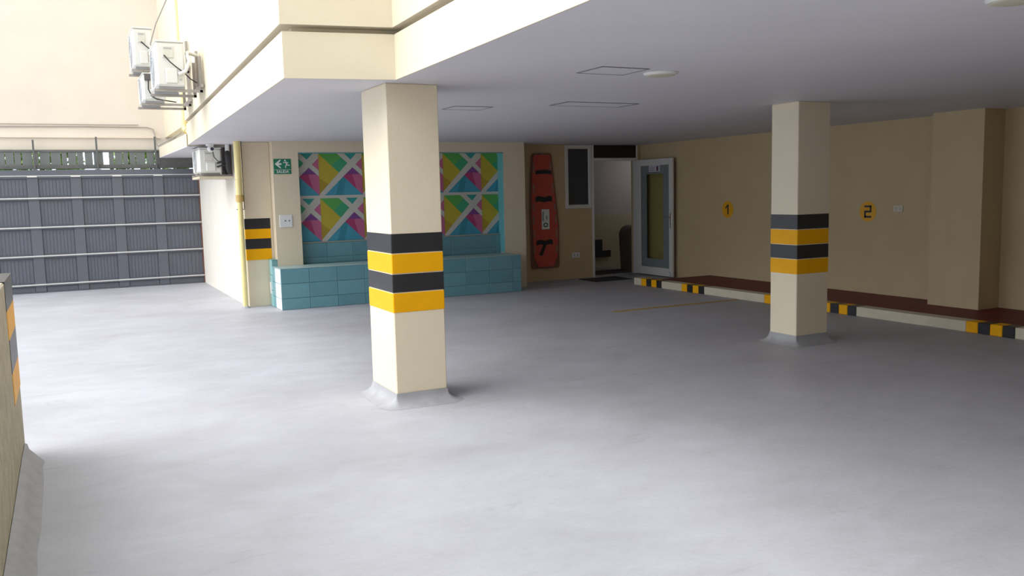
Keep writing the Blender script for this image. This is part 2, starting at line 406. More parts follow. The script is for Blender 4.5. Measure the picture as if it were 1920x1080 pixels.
shapes = [('yellow', [(0, 0), (0, 1), (1, 1)], 0), ('olive', [(0, 0), (0, .42), (.24, .24)], 1), ('green', [(0, 1), (.5, .5), (1, 1)], 2), ('green2', [(.5, .5), (.30, .70), (.62, 1), (1, 1)], 3),
    ('teal', [(.46, 1), (1, 1), (.75, .72)], 4), ('blue', [(0, 0), (.5, .5), (1, 0)], 5), ('blue2', [(.5, .5), (.62, .38), (.52, 0), (.36, 0)], 6), ('magenta', [(.5, .5), (1, .5), (1, 0)], 7),
    ('pink', [(.76, .5), (1, .5), (1, 0), (.86, .14)], 8), ('purple', [(.5, .5), (1, .5), (.75, .80)], 9), ('pink', [(1, 1), (1, .5), (.74, .78)], 10)]
bands = [[(-.05, -.02), (.09, -.02), (1.03, .92), (1.03, 1.03), (.90, 1.03)], [(.40, 1.02), (.57, 1.02), (1.02, .57), (1.02, .43)]]
cwid = .698
for r, (z0, z1) in enumerate(((1.665, nz1), (.945, 1.62))):
    for c in range(-1, 5):
        u0 = 3.590+c*cwid
        for kk, P, lay in shapes:
            Q = clip([(u0+u*cwid, z0+v*(z1-z0)) for u, v in P], max(nx0, u0), min(nx1-.010, u0+cwid), z0, z1)
            if len(Q) > 2: mu.poly([(x, my-.0005-.0005*lay, z) for x, z in Q], mk.index(kk))
        for b in bands:
            Q = clip([(u0+u*cwid, z0+v*(z1-z0)) for u, v in b], max(nx0, u0), min(nx1-.010, u0+cwid), z0, z1)
            if len(Q) > 2: mu.poly([(x, my-.0070-.0004*bands.index(b), z) for x, z in Q], mk.index('white'))
Q = [(nx0, 1.62), (nx1-.010, 1.62), (nx1-.010, 1.665), (nx0, 1.665)]
mu.poly([(x, my-.0085, z) for x, z in Q], mk.index('white'))
tag(obj('mural', mu, mm, fix=False), 'geometric mural of coloured triangles crossed by white bands in the tiled niche', 'mural')

# ------------------------------------------------------------------ exit sign, switch plate
sg = thing('exit_sign', 'green exit sign with white arrow and running figure high on the cream wall', 'sign', (2.985, ys-.004, 2.0))
obj('sign_board', MB().box(2.855, 3.115, ys-.008, ys-.001, 2.0, 2.226, b=.002), GREEN, sg)
yq = ys-.0095
obj('arrow', MB().prism_xz([(2.870, 2.150), (2.945, 2.212), (2.968, 2.212), (2.925, 2.163), (2.972, 2.163), (2.972, 2.137), (2.925, 2.137), (2.968, 2.088), (2.945, 2.088)], yq, ys-.008), SWHITE, sg)
fg = MB(); 
cx_, cz_ = 3.03, 2.19
fg.prism_xz([(cx_-.004+.013*math.cos(a*.785), cz_+.012+.013*math.sin(a*.785)) for a in range(8)], yq, ys-.008)
def limb(a, b, t):
    d = Vector((b[0]-a[0], b[1]-a[1])).normalized(); n = Vector((-d[1], d[0]))*t
    fg.prism_xz([(a[0]+n[0], a[1]+n[1]), (b[0]+n[0], b[1]+n[1]), (b[0]-n[0], b[1]-n[1]), (a[0]-n[0], a[1]-n[1])], yq, ys-.008)
limb((3.035, 2.185), (3.052, 2.14), .011); limb((3.035, 2.182), (3.01, 2.165), .005); limb((3.01, 2.165), (2.998, 2.18), .005)
limb((3.04, 2.180), (3.075, 2.165), .005); limb((3.052, 2.142), (3.03, 2.118), .007); limb((3.03, 2.118), (3.032, 2.092), .006)
limb((3.052, 2.142), (3.078, 2.128), .007); limb((3.078, 2.128), (3.098, 2.133), .006)
obj('running_figure', fg, SWHITE, sg)
obj('divider_line', MB().box(2.86, 3.11, yq, ys-.008, 2.064, 2.068), SWHITE, sg)
text('SALIDA', .056, SWHITE, 'lettering', sg, (2.985, yq, 2.034), (1, 0, 0), bold=.0012)
sp = thing('switch_plate', 'square white switch plate on the cream wall below the exit sign', 'switch', (2.995, ys-.006, 1.2))
obj('plate', MB().box(2.898, 3.092, ys-.014, ys-.001, 1.198, 1.386, b=.005), WPLAST, sp)
for xx in (2.985, 3.045): obj('key_hole', MB().lathe([(.011, 0), (.011, .003)], (xx, ys-.017, 1.295), 12, axis='y'), DKMET, sp)
def outlet(label, x0, x1, z0, z1, y):
    t = thing('power_outlet', label, 'outlet', ((x0+x1)/2, y-.004, z0), 'white power outlets')
    obj('plate', MB().box(x0, x1, y-.010, y-.001, z0, z1, b=.003), WPLAST, t)
    for q in (.3, .7): obj('socket', MB().box(x0+(x1-x0)*q-.018, x0+(x1-x0)*q+.018, y-.012, y-.009, z0+.02, z1-.02), mat('socket_grey', (.5, .48, .45), .5, .05, 5, 0), t)
outlet('white power outlet low on the cream wall between the rescue board and the doorway', 8.43, 8.60, .395, .490, yr)
ot = thing('power_outlet', 'white power outlet on the right wall beside the number 2 disc', 'outlet', (W-.005, 8.13, 1.25), 'white power outlets')
obj('plate', MB().box(W-.010, W-.001, 8.06, 8.21, 1.262, 1.345, b=.003), mat('cream_plate', (.62, .54, .42), .5, .05, 5, 0), ot)  # plate toned down from white to cream
for q in (8.10, 8.17): obj('socket', MB().box(W-.012, W-.009, q-.016, q+.016, 1.28, 1.327), bpy.data.materials['socket_grey'], ot)

# ------------------------------------------------------------------ rescue board
rb = thing('spine_board', 'orange-red rescue board with black straps hung upright on the cream wall', 'stretcher', (7.84, 14.0, .24))
yb0, yb1 = yr-.06, yr-.012
def outl(t, g=0):
    return None
L_ = [(7.60+.0, 2.30), (7.545, 1.9), (7.53, 1.25), (7.555, .26)]; R_ = [(8.125, .26), (8.14, 1.0), (8.06, 1.65), (7.985, 2.30)]
rim = [(7.64, 2.335), *[(7.60, 2.31)], (7.555, 1.9), (7.535, 1.25), (7.55, .28), (7.575, .235), (8.10, .235), (8.13, .28), (8.135, 1.0), (8.07, 1.65), (7.995, 2.31), (7.955, 2.335)]
obj('rim', MB().prism_xz(rim, yb0+.012, yb1), BRN, rb)
inner = [(7.66, 2.31), (7.625, 2.28), (7.585, 1.9), (7.565, 1.25), (7.60, .45), (7.68, .27), (8.0, .27), (8.09, .45), (8.105, 1.0), (8.04, 1.65), (7.97, 2.28), (7.935, 2.31)]
obj('deck', MB().prism_xz(inner, yb0, yb0+.014), ORED, rb)
HOLE = mat('board_handle_slot', (.33, .20, .14), .6, .2, 8, .02)
for z0, z1 in [(1.98, 2.16), (1.62, 1.78), (1.05, 1.22), (.80, .96), (.52, .66), (1.30, 1.42)]:
    for side in (0, 1):
        zc = (z0+z1)/2
        xl = 7.60 if zc > 1.6 else 7.585; xr = (8.105-(zc-1.0)*.10) if zc > 1.0 else 8.10
        x0 = xl-.002 if side == 0 else xr-.045
        obj('handle_slot', MB().box(x0, x0+.033, yb0-.002, yb0+.002, z0, z1, b=.001), HOLE, rb)
for z0, z1, dx in [(1.952, 2.02, 0), (1.45, 1.54, -.01), (.665, .745, -.01)]:
    st = MB(); n = 8; x0, x1 = 7.655+dx, 7.985+dx*2+(.02 if z0 < 1.9 else 0)
    V = []
    for i in range(n+1):
        u = i/n; x = x0+(x1-x0)*u; b = .012*math.sin(u*math.pi)+(.012*math.sin(u*9))*(z0 < 1.9)
        V += [(x, yb0-.010, z0+b), (x, yb0-.010-.012*math.sin(u*math.pi), z1+b*1.4), (x, yb0, z1+b*1.4), (x, yb0, z0+b)]
    F = [(4*i+j, 4*i+(j+1) % 4, 4*i+4+(j+1) % 4, 4*i+4+j) for i in range(n) for j in range(4)]+[(0, 1, 2, 3), (4*n+3, 4*n+2, 4*n+1, 4*n)]
    st.quads(V, F); s_ = obj('strap', st, RUB, rb)
obj('strap_tail', MB().prism_xz([(7.79, .68), (7.85, .68), (7.76, .47), (7.70, .49)], yb0-.012, yb0-.002), RUB, s_)
ls_ = obj('label_sticker', MB().box(7.765, 7.925, yb0-.004, yb0+.001, .955, 1.32, b=.001), SWHITE, rb)
mk2 = MB(); 
ring = [(7.845+.05*math.cos(a*math.pi/8)*(1), 1.035+.042*math.sin(a*math.pi/8)) for a in range(16)]
for a in range(16):
    p, q = ring[a], ring[(a+1) % 16]; c0 = (7.845, 1.035)
    pi_ = (c0[0]+(p[0]-c0[0])*.55, c0[1]+(p[1]-c0[1])*.6); qi = (c0[0]+(q[0]-c0[0])*.55, c0[1]+(q[1]-c0[1])*.6)
    mk2.poly([(p[0], yb0-.0055, p[1]), (q[0], yb0-.0055, q[1]), (qi[0], yb0-.0055, qi[1]), (pi_[0], yb0-.0055, pi_[1])])
mk2.box(7.785, 7.80, yb0-.0055, yb0-.004, 1.10, 1.28); mk2.box(7.86, 7.875, yb0-.0055, yb0-.004, 1.13, 1.20)
obj('sticker_print', mk2, mat('print_dark_green', (.02, .10, .05), .5, .05, 5, 0), ls_, fix=False)
obj('hanging_hook', MB().lathe([(.018, 0), (.018, .03), (.006, .05)], (7.80, yb0-.03, 2.325), 12, axis='y'), DKMET, rb)

# ------------------------------------------------------------------ window, transom, door
wn = thing('window_1', '', '', (8.6, yr, 1.325))
for q in ('label', 'category'): del wn[q]
wn['kind'] = 'structure'
def frame(parent, name, x0, x1, z0, z1, t, y0, y1, m):
    f = MB(); f.box(x0, x0+t, y0, y1, z0, z1, b=.004); f.box(x1-t, x1, y0, y1, z0, z1, b=.004)
    f.box(x0+t, x1-t, y0, y1, z1-t, z1, b=.004); f.box(x0+t, x1-t, y0, y1, z0, z0+t, b=.004)
    return obj(name, f, m, parent)
frame(wn, 'window_frame', 8.306, 8.884, 1.315, CZ-.005, .058, yr-.03, yr+.06, WHITE)
frame(wn, 'inner_frame', 8.364, 8.826, 1.373, CZ-.063, .012, yr-.012, yr+.03, WHITE)
obj('window_pane', MB().box(8.37, 8.82, yr+.01, yr+.018, 1.38, CZ-.07), DGLASS, wn)
dr = thing('door_1', '', '', (9.4, yr, 0))
for q in ('label', 'category'): del dr[q]
dr['kind'] = 'structure'
jf = MB(); jf.box(8.888, 8.915, yr-.045, yr+.10, 0, CZ-.003, b=.003); jf.box(9.895, 9.925, yr-.035, yr+.10, 0, CZ-.003, b=.003)
jf.box(8.915, 9.895, yr-.04, yr+.08, 2.195, 2.245, b=.003)
obj('door_frame', jf, WHITE, dr)
obj('transom_panel', MB().box(8.915, 9.895, yr-.01, yr+.02, 2.245, CZ-.003), TRANS, dr)
obj('threshold', MB().box(8.915, 9.895, yr-.04, yr+.02, .001, .016, b=.003), STEEL, dr)
# open leaf, parallel to the right wall
lf = thing('glass_door', 'open white framed glass door leaf standing against the right wall', 'door', (9.9, 13.45, .02))
lx0, lx1 = 9.885, 9.93; ly0, ly1, lz0, lz1 = 12.90, 14.0, .02, 2.20
lm = MB(); st_ = .105
lm.box(lx0, lx1, ly0, ly0+st_, lz0, lz1, b=.005); lm.box(lx0, lx1, ly1-st_, ly1, lz0, lz1, b=.005)
lm.box(lx0, lx1, ly0+st_, ly1-st_, lz1-.12, lz1, b=.005); lm.box(lx0, lx1, ly0+st_, ly1-st_, lz0, lz0+.15, b=.005)
obj('leaf_frame', lm, WHITE, lf)
fz = MB(); a0, a1, c0, c1 = ly0+st_, ly1-st_, lz0+.15, lz1-.12; b0, b1, d0, d1 = a0+.19, a1-.19, c0+.16, c1-.16
for q in [(a0, b0, c0, c1), (b1, a1, c0, c1), (b0, b1, c0, d0), (b0, b1, d1, c1)]: fz.box(lx0+.018, lx0+.026, *q)
obj('frosted_border', fz, FROST, lf)
obj('clear_pane', MB().box(lx0+.018, lx0+.026, b0, b1, d0, d1), GLASS, lf)
nt_ = obj('notice', MB().box(lx0+.012, lx0+.0175, 13.29, 13.63, 1.965, 2.08), mat('notice_paper', (.62, .58, .66), .6, .05, 5, 0), lf)
nm = MB(); nm.box(lx0+.010, lx0+.0122, 13.33, 13.39, 1.975, 2.065)
for k in range(3): nm.box(lx0+.010, lx0+.0122, 13.43, 13.60, 1.985+k*.028, 1.993+k*.028)
obj('notice_print', nm, mat('notice_ink', (.12, .04, .06), .6, .1, 5, 0), nt_)
hp_ = obj('handle_plate', MB().box(lx0-.006, lx0+.002, ly0+.025, ly0+.065, .92, 1.20, b=.003), STEEL, lf)
obj('lever_handle', MB().tube([(lx0, ly0+.045, 1.12), (lx0-.05, ly0+.045, 1.12), (lx0-.055, ly0+.07, 1.12), (lx0-.055, ly0+.18, 1.115)], .009, 8), STEEL, hp_)
obj('keyhole', MB().lathe([(.010, 0), (.010, .004)], (lx0-.008, ly0+.045, 1.0), 10, axis='x'), RUB, hp_)
obj('door_bolt', MB().tube([(lx0-.006, ly0+.05, .04), (lx0-.02, ly0+.07, .12)], .008, 8), STEEL, lf)
for z in (.3, 1.1, 1.95): obj('hinge', MB().tube([(lx0+.02, ly1+.008, z), (lx0+.02, ly1+.008, z+.1)], .009, 8), STEEL, lf)
# beyond the doorway
ld = bpy.data.lights.new('interior_fill_light', 'POINT'); lo = bpy.data.objects.new('interior_fill_light', ld); COL.objects.link(lo)
lo.location = (11.6, 14.9, 2.2); ld.energy = 9; ld.shadow_soft_size = .15; ld.color = (1, .95, .9)  # unseen fill light added to brighten the room behind the doorway
bn = thing('swing_bin', 'tall brown bin with a rounded top just inside the doorway', 'bin', (10.45, 14.95, 0))
bp_ = [(10.22+.02, 0), (10.62, 0), (10.66, .72)]+[(10.43+.23*math.cos(a*math.pi/10), .72+.20*math.sin(a*math.pi/10)) for a in range(1, 10)]+[(10.20, .72)]
obj('bin_body', MB().prism_xz(bp_, 14.75, 15.10), BIN, bn)
obj('bin_flap', MB().prism_xz([(10.30, .60), (10.58, .60), (10.55, .80), (10.43, .86), (10.31, .80)], 14.742, 14.752), mat('bin_flap_brown', (.10, .08, .07), .4, .1, 4, 0), bn)
stp = thing('step_skirting', 'black stepped skirting at the foot of the stairs seen through the doorway', 'skirting', (10.2, 15.96, .1))
obj('riser_piece', MB().box(9.9, 10.34, 15.94, 15.984, .22, .58, b=.003), RUB, stp); obj('tread_piece', MB().box(9.9, 10.55, 15.93, 15.984, .20, .34, b=.003), RUB, stp)
tag(obj('indoor_mat', MB().box(9.15, 10.15, 14.35, 15.0, .003, .014, b=.004), MAT_), 'black rubber mat on the floor inside the doorway', 'mat')
tag(obj('doormat', MB().box(8.45, 9.25, 13.25, 13.85, 0, .012, b=.005), MAT_), 'thin dark mat on the cement floor in front of the doorway', 'mat')

# ------------------------------------------------------------------ walkway and kerb
wk = MB().box(8.93, W-.001, .4, 12.0, 0, KZ-.003)
tag(obj('walkway', wk, RED), 'raised dark red painted walkway along the foot of the right wall', 'walkway')
tag(obj('red_floor_patch', MB().box(9.6, W, 12.0, 12.88, 0, .006), RED), 'dark red painted floor strip at the end of the walkway by the door leaf', 'floor paint')
kb = thing('kerb', 'long cream kerb with groups of black and yellow blocks edging the red walkway', 'kerb', (8.84, 6.5, 0))
YS = [12.291, 12.144, 12.0, 11.864, 11.717, 11.165, 11.02, 10.88, 10.75, 10.629]
cuts = [(12.50, 12.29, 'w')]
def group_(y0, y1):
    d = (y0-y1)/4
    return [(y0-d*k, y0-d*(k+1), 'yk'[k % 2]) for k in range(4)]
prev = 12.29
for y0, y1 in [(12.29, 11.717), (11.188, 10.629), (9.32, 8.76), (8.26, 7.70), (6.20, 5.64), (4.2, 3.64), (2.2, 1.64)]:
    if prev > y0: cuts.append((prev, y0, 'w'))
    cuts += group_(y0, y1); prev = y1
cuts.append((prev, .4, 'w'))
cuts = [c for c in cuts if c[0] > c[1]+1e-4]
KC = mat('kerb_cream_paint', (.62, .56, .42), .55, .12, 6)
for y0, y1, c in cuts:
    o = obj({'w': 'cream_block', 'y': 'yellow_block', 'k': 'black_block'}[c], MB().box(KX, 8.93, y1+.0005, y0-.0005, 0, KZ, b=.006), {'w': KC, 'y': YEL, 'k': BLACK}[c], kb)
# painted bay lines
tag(obj('bay_line', MB().box(6.55, 8.72, 9.79, 9.88, 0, .003), YLINE), 'thin worn yellow bay line on the floor running to the kerb', 'line')

# ------------------------------------------------------------------ number discs
def disc(num, y, z, label):
    t = thing('number_disc', label, 'sign', (W-.004, y, z-.145), 'painted bay numbers')
    obj('disc', MB().lathe([(.142, 0), (.142, .003)], (W-.004, y, z), 32, axis='x'), mat('disc_amber_'+'ab'[num-1], (.78, .38, .008), .5, .08, 5, .05), t)
    d = MB(); x0, x1 = W-.0065, W-.004
    def bar(ya, yb, za, zb): d.box(x0, x1, y-yb, y-ya, z+za, z+zb)   # ya/yb: to the right in the picture
    if num == 1:
        bar(-.005, .022, -.085, .085)
        d.prism_yz([(y+.005, z+.085), (y+.055, z+.035), (y+.055, z+.005), (y+.005, z+.05)], x0, x1)
    else:
        t_ = .026
        bar(-.06, .06, .085-t_, .085); bar(.06-t_, .06, 0, .085); bar(-.06, .06, -t_/2, t_/2); bar(-.06, -.06+t_, -.085, 0); bar(-.06, .06, -.085, -.085+t_)
    obj('numeral', d, BLACK, t)
disc(1, 11.54, 1.268, 'amber disc with black numeral 1 on the right wall left of the second column')
disc(2, 8.635, 1.26, 'amber disc with black numeral 2 on the right wall right of the second column')

# ------------------------------------------------------------------ ceiling details
def hatch(pts, label):
    cx = sum(p[0] for p in pts)/4; cy = sum(p[1] for p in pts)/4
    t = thing('ceiling_hatch', label, 'hatch', (cx, cy, CZ-.006), 'ceiling access hatches')
    a = [Vector(p) for p in pts]; c = Vector((cx, cy)); inn = [c+(p-c)*.93 for p in a]
    f = MB()
    for i in range(4):
        j = (i+1) % 4; f.prism([tuple(a[i]), tuple(a[j]), tuple(inn[j]), tuple(inn[i])], CZ-.005, CZ-.0005)
    obj('hatch_frame', f, mat('hatch_frame_grey', (.22, .22, .22), .5, .1, 5, 0), t)
    obj('hatch_panel', MB().prism([tuple(p) for p in inn], CZ-.003, CZ-.0005), CEIL, t)
hatch([(3.345, 5.475), (3.345, 5.135), (3.745, 5.135), (3.745, 5.475)], 'square access hatch in the ceiling beside the round ceiling disc')
hatch([(4.32, 7.60), (4.32, 7.24), (5.15, 7.24), (5.15, 7.60)], 'long access hatch in the ceiling between the two striped columns')
hatch([(3.435, 8.21), (3.435, 7.88), (3.85, 7.88), (3.85, 8.21)], 'small access hatch in the ceiling just behind the nearest column')
def cdisc(x, y, label):
    t = thing('ceiling_disc', label, 'lamp', (x, y, CZ-.02), 'flat round ceiling lamps')
    obj('lamp_rim', MB().lathe([(.118, 0), (.128, .018)], (x, y, CZ-.019), 32), WPLAST, t)
    obj('diffuser', MB().lathe([(.02, -.004), (.09, -.002), (.108, .002), (.108, .01)], (x, y, CZ-.021), 32), mat('diffuser_cream', (.60, .56, .45), .5, .03, 5, 0), t)
cdisc(3.96, 5.30, 'flat round ceiling lamp right beside the square hatch')
cdisc(4.0, 2.64, 'flat round ceiling lamp cut by the top edge near the right corner')

# ------------------------------------------------------------------ gate
gt = thing('garage_gate', 'wide dark grey panelled driveway gate with highlights painted along its horizontal rails', 'gate', (.4, 18.25, 0))
GY = 18.23; zr = [.14, .665, 1.192, 1.724]; xs = [-2.53, -1.815, -1.10, -.377+.0, .334, 1.037, 1.759, 2.415]
gx = [(-2.53-.17, -2.53)]
for i in range(len(xs)-1):
    x0, x1 = xs[i], xs[i+1]-(.18 if i < len(xs)-2 else 0)
    for k, (z0, z1) in enumerate([(.165, .64), (.69, 1.165), (1.217, 1.70), (1.75, 2.10)]):
        p = MB(); nrib = 9; wv = (x1-x0-.016)/nrib
        p.box(x0+.004, x1-.004, GY+.028, GY+.034, z0, z1)
        for r in range(nrib): p.box(x0+.012+r*wv, x0+.012+(r+1)*wv-.012, GY+.022, GY+.029, z0+.03, z1-.03)
        obj('panel', p, GATE, gt)
    obj('kick_panel', MB().box(x0+.004, x1-.004, GY+.015, GY+.034, .02, .115, b=.004), GATE2, gt)
for i in range(1, len(xs)-1):
    obj('stile', MB().box(xs[i]-.18, xs[i], GY, GY+.04, .01, 2.13, b=.004), GATE2, gt)
for z in zr:
    obj('rail', MB().box(xs[0], xs[-1], GY-.018, GY+.03, z-.02, z+.022, b=.004), GATE2, gt)
    obj('rail_highlight_strip', MB().box(xs[0], xs[-1], GY-.026, GY-.002, z+.003, z+.026, b=.003), RAIL_HIGHLIGHT, gt)  # pale strip painting the highlight on the rail's top edge
obj('rail_highlight_strip', MB().box(xs[0], xs[-1], GY-.02, GY-.002, 2.135, 2.15, b=.003), RAIL_HIGHLIGHT, gt)
for i in range(1, len(xs)-1): obj('hinge_plate', MB().box(xs[i]-.17, xs[i]-.01, GY-.024, GY-.018, 2.12, 2.15), mat('pale_hinge_%d' % i, (.75, .72, .66), .4, .05, 5, 0), gt)
obj('backing_sheet', MB().box(xs[0], xs[-1], GY+.035, GY+.045, .02, 2.2), GATE, gt)
obj('top_rail', MB().box(xs[0], xs[-1], GY-.01, GY+.04, 2.10, 2.25, b=.005), GATE2, gt)
obj('bottom_rail', MB().box(xs[0], xs[-1], GY, GY+.04, .0, .02), GATE2, gt)
obj('end_post', MB().box(2.40, 2.42, GY-.02, GY+.05, 0, 2.25), mat('rusty_end_post', (.20, .08, .05), .7, .3, 8, .2), gt)
fn = thing('picket_screen', 'row of grey vertical slats above the gate with greenery behind', 'fence', (.4, 18.36, 2.25))
obj('bottom_bar', MB().box(-2.5, 2.41, 18.31, 18.38, 2.27, 2.345, b=.004), DKMET, fn)
obj('top_bar', MB().box(-2.5, 2.0, 18.33, 18.37, 2.575, 2.61, b=.004), DKMET, fn)
obj('dark_corner_fill', MB().box(1.74, 2.41, 18.31, 18.36, 2.345, 2.62), DKMET, fn)  # dark sheet added to close the gap right of the slats
SL = mat('grey_slat', (.17, .18, .17), .6, .15, 4, .05)
x = -1.6
while x < 1.72:
    wd = random.choice([.085, .10, .13, .16]); gp = random.choice([.012, .02, .03])
    if abs(x-.57) < .05: gp = .10
    obj('slat', MB().box(x, x+wd, 18.34, 18.36, 2.345, 2.60+random.uniform(0, .02), b=.002), SL, fn); x += wd+gp
for i, (xx, zt) in enumerate([(-.41, 2.80), (.635, 2.86), (1.66, 2.87)]):
    t = thing('stay_post', ['thin dark steel post rising above the gate, leftmost of three', 'thin dark steel post rising above the gate, middle of three', 'thin dark steel post at the corner of the far wall above the gate'][i], 'post', (xx, 18.28, 2.25), 'steel stays above the gate')
    obj('post', MB().box(xx-.016, xx+.016, 18.262, 18.30, 2.25, zt, b=.003), DKMET, t)
    obj('foot_plate', MB().box(xx-.05, xx+.05, 18.255, 18.305, 2.25, 2.262), DKMET, t)
tag(obj('wall_ledge', MB().box(-3, 1.79, 18.43, 18.469, 2.85, 2.868), FARW), 'thin plaster ledge running along the far wall above the gate', 'ledge')
c1 = [(-3, 18.45, 3.05), (-1, 18.45, 3.045), (.5, 18.45, 3.06), (1.55, 18.45, 3.055), (1.66, 18.44, 3.02), (1.69, 18.42, 2.86), (1.70, 18.36, 2.72), (1.72, 18.30, 2.69), (1.735, 17.2, 2.70), (1.745, 16.0, 2.705), (1.75, 14.9, 2.71)]
tag(obj('cable', MB().tube(c1, .010, 6), mat('grey_cable', (.38, .34, .30), .6, .1, 5, 0)), 'grey cable running along the far wall and turning down at its corner', 'cable')
tag(obj('conduit', MB().tube([(-3, 18.45, 3.09), (1.40, 18.45, 3.10)], .007, 6), bpy.data.materials['grey_cable']), 'thin straight conduit just above the grey cable on the far wall', 'cable')

# ------------------------------------------------------------------ pipes
pp = thing('drain_pipe', 'yellow painted downpipe standing beside the striped wall pier', 'pipe', (2.355, 13.5, 0))
obj('upper_pipe', MB().tube([(2.352, 13.5, 1.62), (2.352, 13.5, CZ)], .050, 16), PIPE, pp)
obj('lower_pipe', MB().tube([(2.352, 13.5, 0), (2.352, 13.5, 1.62)], .040, 16), PIPE, pp)
obj('coupling', MB().tube([(2.352, 13.5, 1.60), (2.352, 13.5, 1.70)], .058, 16), mat('ochre_coupling', (.60, .40, .12), .4, .1, 5, 0), pp)
for z in (1.92, 1.48): obj('pipe_clip', MB().box(2.30, 2.43, 13.49, 13.51, z, z+.014), STEEL, pp)
obj('pipe_foot', MB().lathe([(.075, 0), (.055, .02), (.042, .03)], (2.352, 13.5, 0), 16), CEM, pp)
tag(obj('thin_riser', MB().tube([(2.413, 13.50, 1.5), (2.413, 13.50, 2.0), (2.413, 13.50, 2.35), (2.413, 13.50, CZ)], .006, 6), RUB), 'thin black cable running beside the yellow downpipe', 'cable')
fp = thing('facade_pipe', 'yellow pipe running down the white facade behind the air conditioners', 'pipe', (1.71, 14.75, 2.7))
obj('pipe', MB().tube([(1.79, 14.75, 7.4), (1.79, 14.75, 2.85), (1.79, 14.72, 2.76), (1.82, 14.62, 2.71), (1.87, 14.55, 2.70)], .034, 14), PIPE, fp)
obj('elbow', MB().tube([(1.79, 14.75, 2.87), (1.79, 14.73, 2.77), (1.81, 14.66, 2.72)], .05, 14), PIPE, fp)

# ------------------------------------------------------------------ air conditioners
def ac(x0, x1, y0, y1, z0, z1, wallx, label, loose=False, plate=True):
    t = thing('air_conditioner', label, 'air conditioner', ((x0+x1)/2, (y0+y1)/2, z0-.05), 'outdoor air conditioning units')
    obj('casing', MB().box(x0, x1, y0, y1, z0+.02, z1-.012, b=.02), ACW, t)
    obj('lid', MB().box(x0-.006, x1+.006, y0-.006, y1+.006, z1-.014, z1+.004, b=.006), ACW, t)
    # side cover with handle recess, service cover, valves
    obj('service_cover', MB().box(x0+(x1-x0)*.30, x0+(x1-x0)*.72, y0-.022, y0+.002, z0+.05, z0+.05+(z1-z0)*.32, b=.01), ACW, t)
    hr_ = obj('handle_recess', MB().box(x0+(x1-x0)*.22, x0+(x1-x0)*.62, y0-.010, y0+.002, z1-.20, z1-.06, b=.006), mat('recess_cream_%d' % random.randint(0, 9999), (.66, .64, .56), .5, .05, 5, 0), t)
    obj('handle_slot', MB().box(x0+(x1-x0)*.28, x0+(x1-x0)*.56, y0-.013, y0-.008, z1-.095, z1-.078), ACG, hr_)
    # front fan grille on the -x face
    g = MB(); cy, cz = (y0+y1)/2+.05, (z0+z1)/2; rr = (z1-z0)*.40
    for q in (.25, .45, .65, .85, 1.0):
        g.tube([(x0-.006, cy+rr*q*math.cos(a*math.pi/12), cz+rr*q*math.sin(a*math.pi/12)) for a in range(25)], .004, 4, cap=False)
    for a in range(8): g.tube([(x0-.006, cy, cz), (x0-.006, cy+rr*math.cos(a*math.pi/4), cz+rr*math.sin(a*math.pi/4))], .003, 4)
    obj('fan_grille', g, ACG, t)
    obj('fan_hub', MB().lathe([(.03, 0), (.05, .008)], (x0-.010, cy, cz), 16, axis='x'), ACG, t)
    for q in (.10, .16): obj('valve', MB().tube([(x1-.05, y0, z0+q), (x1-.05, y0-.045, z0+q)], .012, 8), STEEL, t)
    for ff in (.15, .85):
        obj('foot', MB().box(x0+.02, x1-.01, y0+(y1-y0)*ff-.03, y0+(y1-y0)*ff+.03, z0-.004, z0+.02, b=.003), ACG, t)
        yy = y0+(y1-y0)*ff
        obj('bracket_arm', MB().box(x0-.03, wallx, yy-.018, yy+.018, z0-.036, z0-.004, b=.002), GALV, t)
        if plate: obj('bracket_upright', MB().box(wallx-.036, wallx, yy-.018, yy+.018, z0-.04, z0+.40, b=.002), GALV, t)
    if plate: obj('bracket_rail', MB().box(wallx-.03, wallx-.002, y0, y1, z0+.02, z0+.06, b=.002), GALV, t)
    return t
a1 = ac(1.10, 1.42, 11.3, 12.1, 2.985, 3.53, 1.625, 'cream air conditioner nearest the camera, bracketed to the white facade')
obj('power_cable', MB().tube([(1.19, 11.285, 3.36), (1.25, 11.26, 3.28), (1.32, 11.26, 3.22), (1.40, 11.30, 3.17), (1.50, 11.5, 3.12), (1.60, 11.7, 3.10)], .007, 6), RUB, a1)
obj('insulated_pipe', MB().tube([(1.34, 11.27, 3.14), (1.42, 11.26, 3.18), (1.47, 11.28, 3.30), (1.45, 11.35, 3.40), (1.50, 11.6, 3.45), (1.62, 11.75, 3.44)], .022, 8), WPLAST, a1)
obj('wall_channel', MB().box(1.605, 1.635, 11.75, 11.83, 3.06, 3.50, b=.003), GALV, a1)
a2 = ac(.99, 1.24, 13.0, 13.8, 3.44, 3.97, 1.70, 'upper of the two farther air conditioners on the white facade')
obj('power_cable', MB().tube([(1.09, 12.98, 3.78), (1.15, 12.96, 3.72), (1.22, 12.97, 3.66), (1.30, 13.05, 3.60), (1.6, 13.3, 3.62)], .008, 6), RUB, a2)
a3 = ac(1.08, 1.36, 13.0, 13.8, 2.985, 3.37, 1.70, 'lower of the two farther air conditioners, hung below the other')
obj('power_cable', MB().tube([(1.15, 12.98, 3.28), (1.14, 12.96, 3.15), (1.18, 12.96, 3.06), (1.24, 12.97, 3.02), (1.5, 13.1, 3.0)], .008, 6), RUB, a3)
obj('terminal_box', MB().box(1.10, 1.19, 12.985, 13.0, 3.27, 3.36), mat('terminal_dark', (.12, .11, .11), .6, .2, 20, 0), a3)
a4 = ac(1.915, 2.25, 14.30, 15.05, 2.035, 2.44, 2.42, 'air conditioner tucked under the slab above the end of the gate', plate=False)
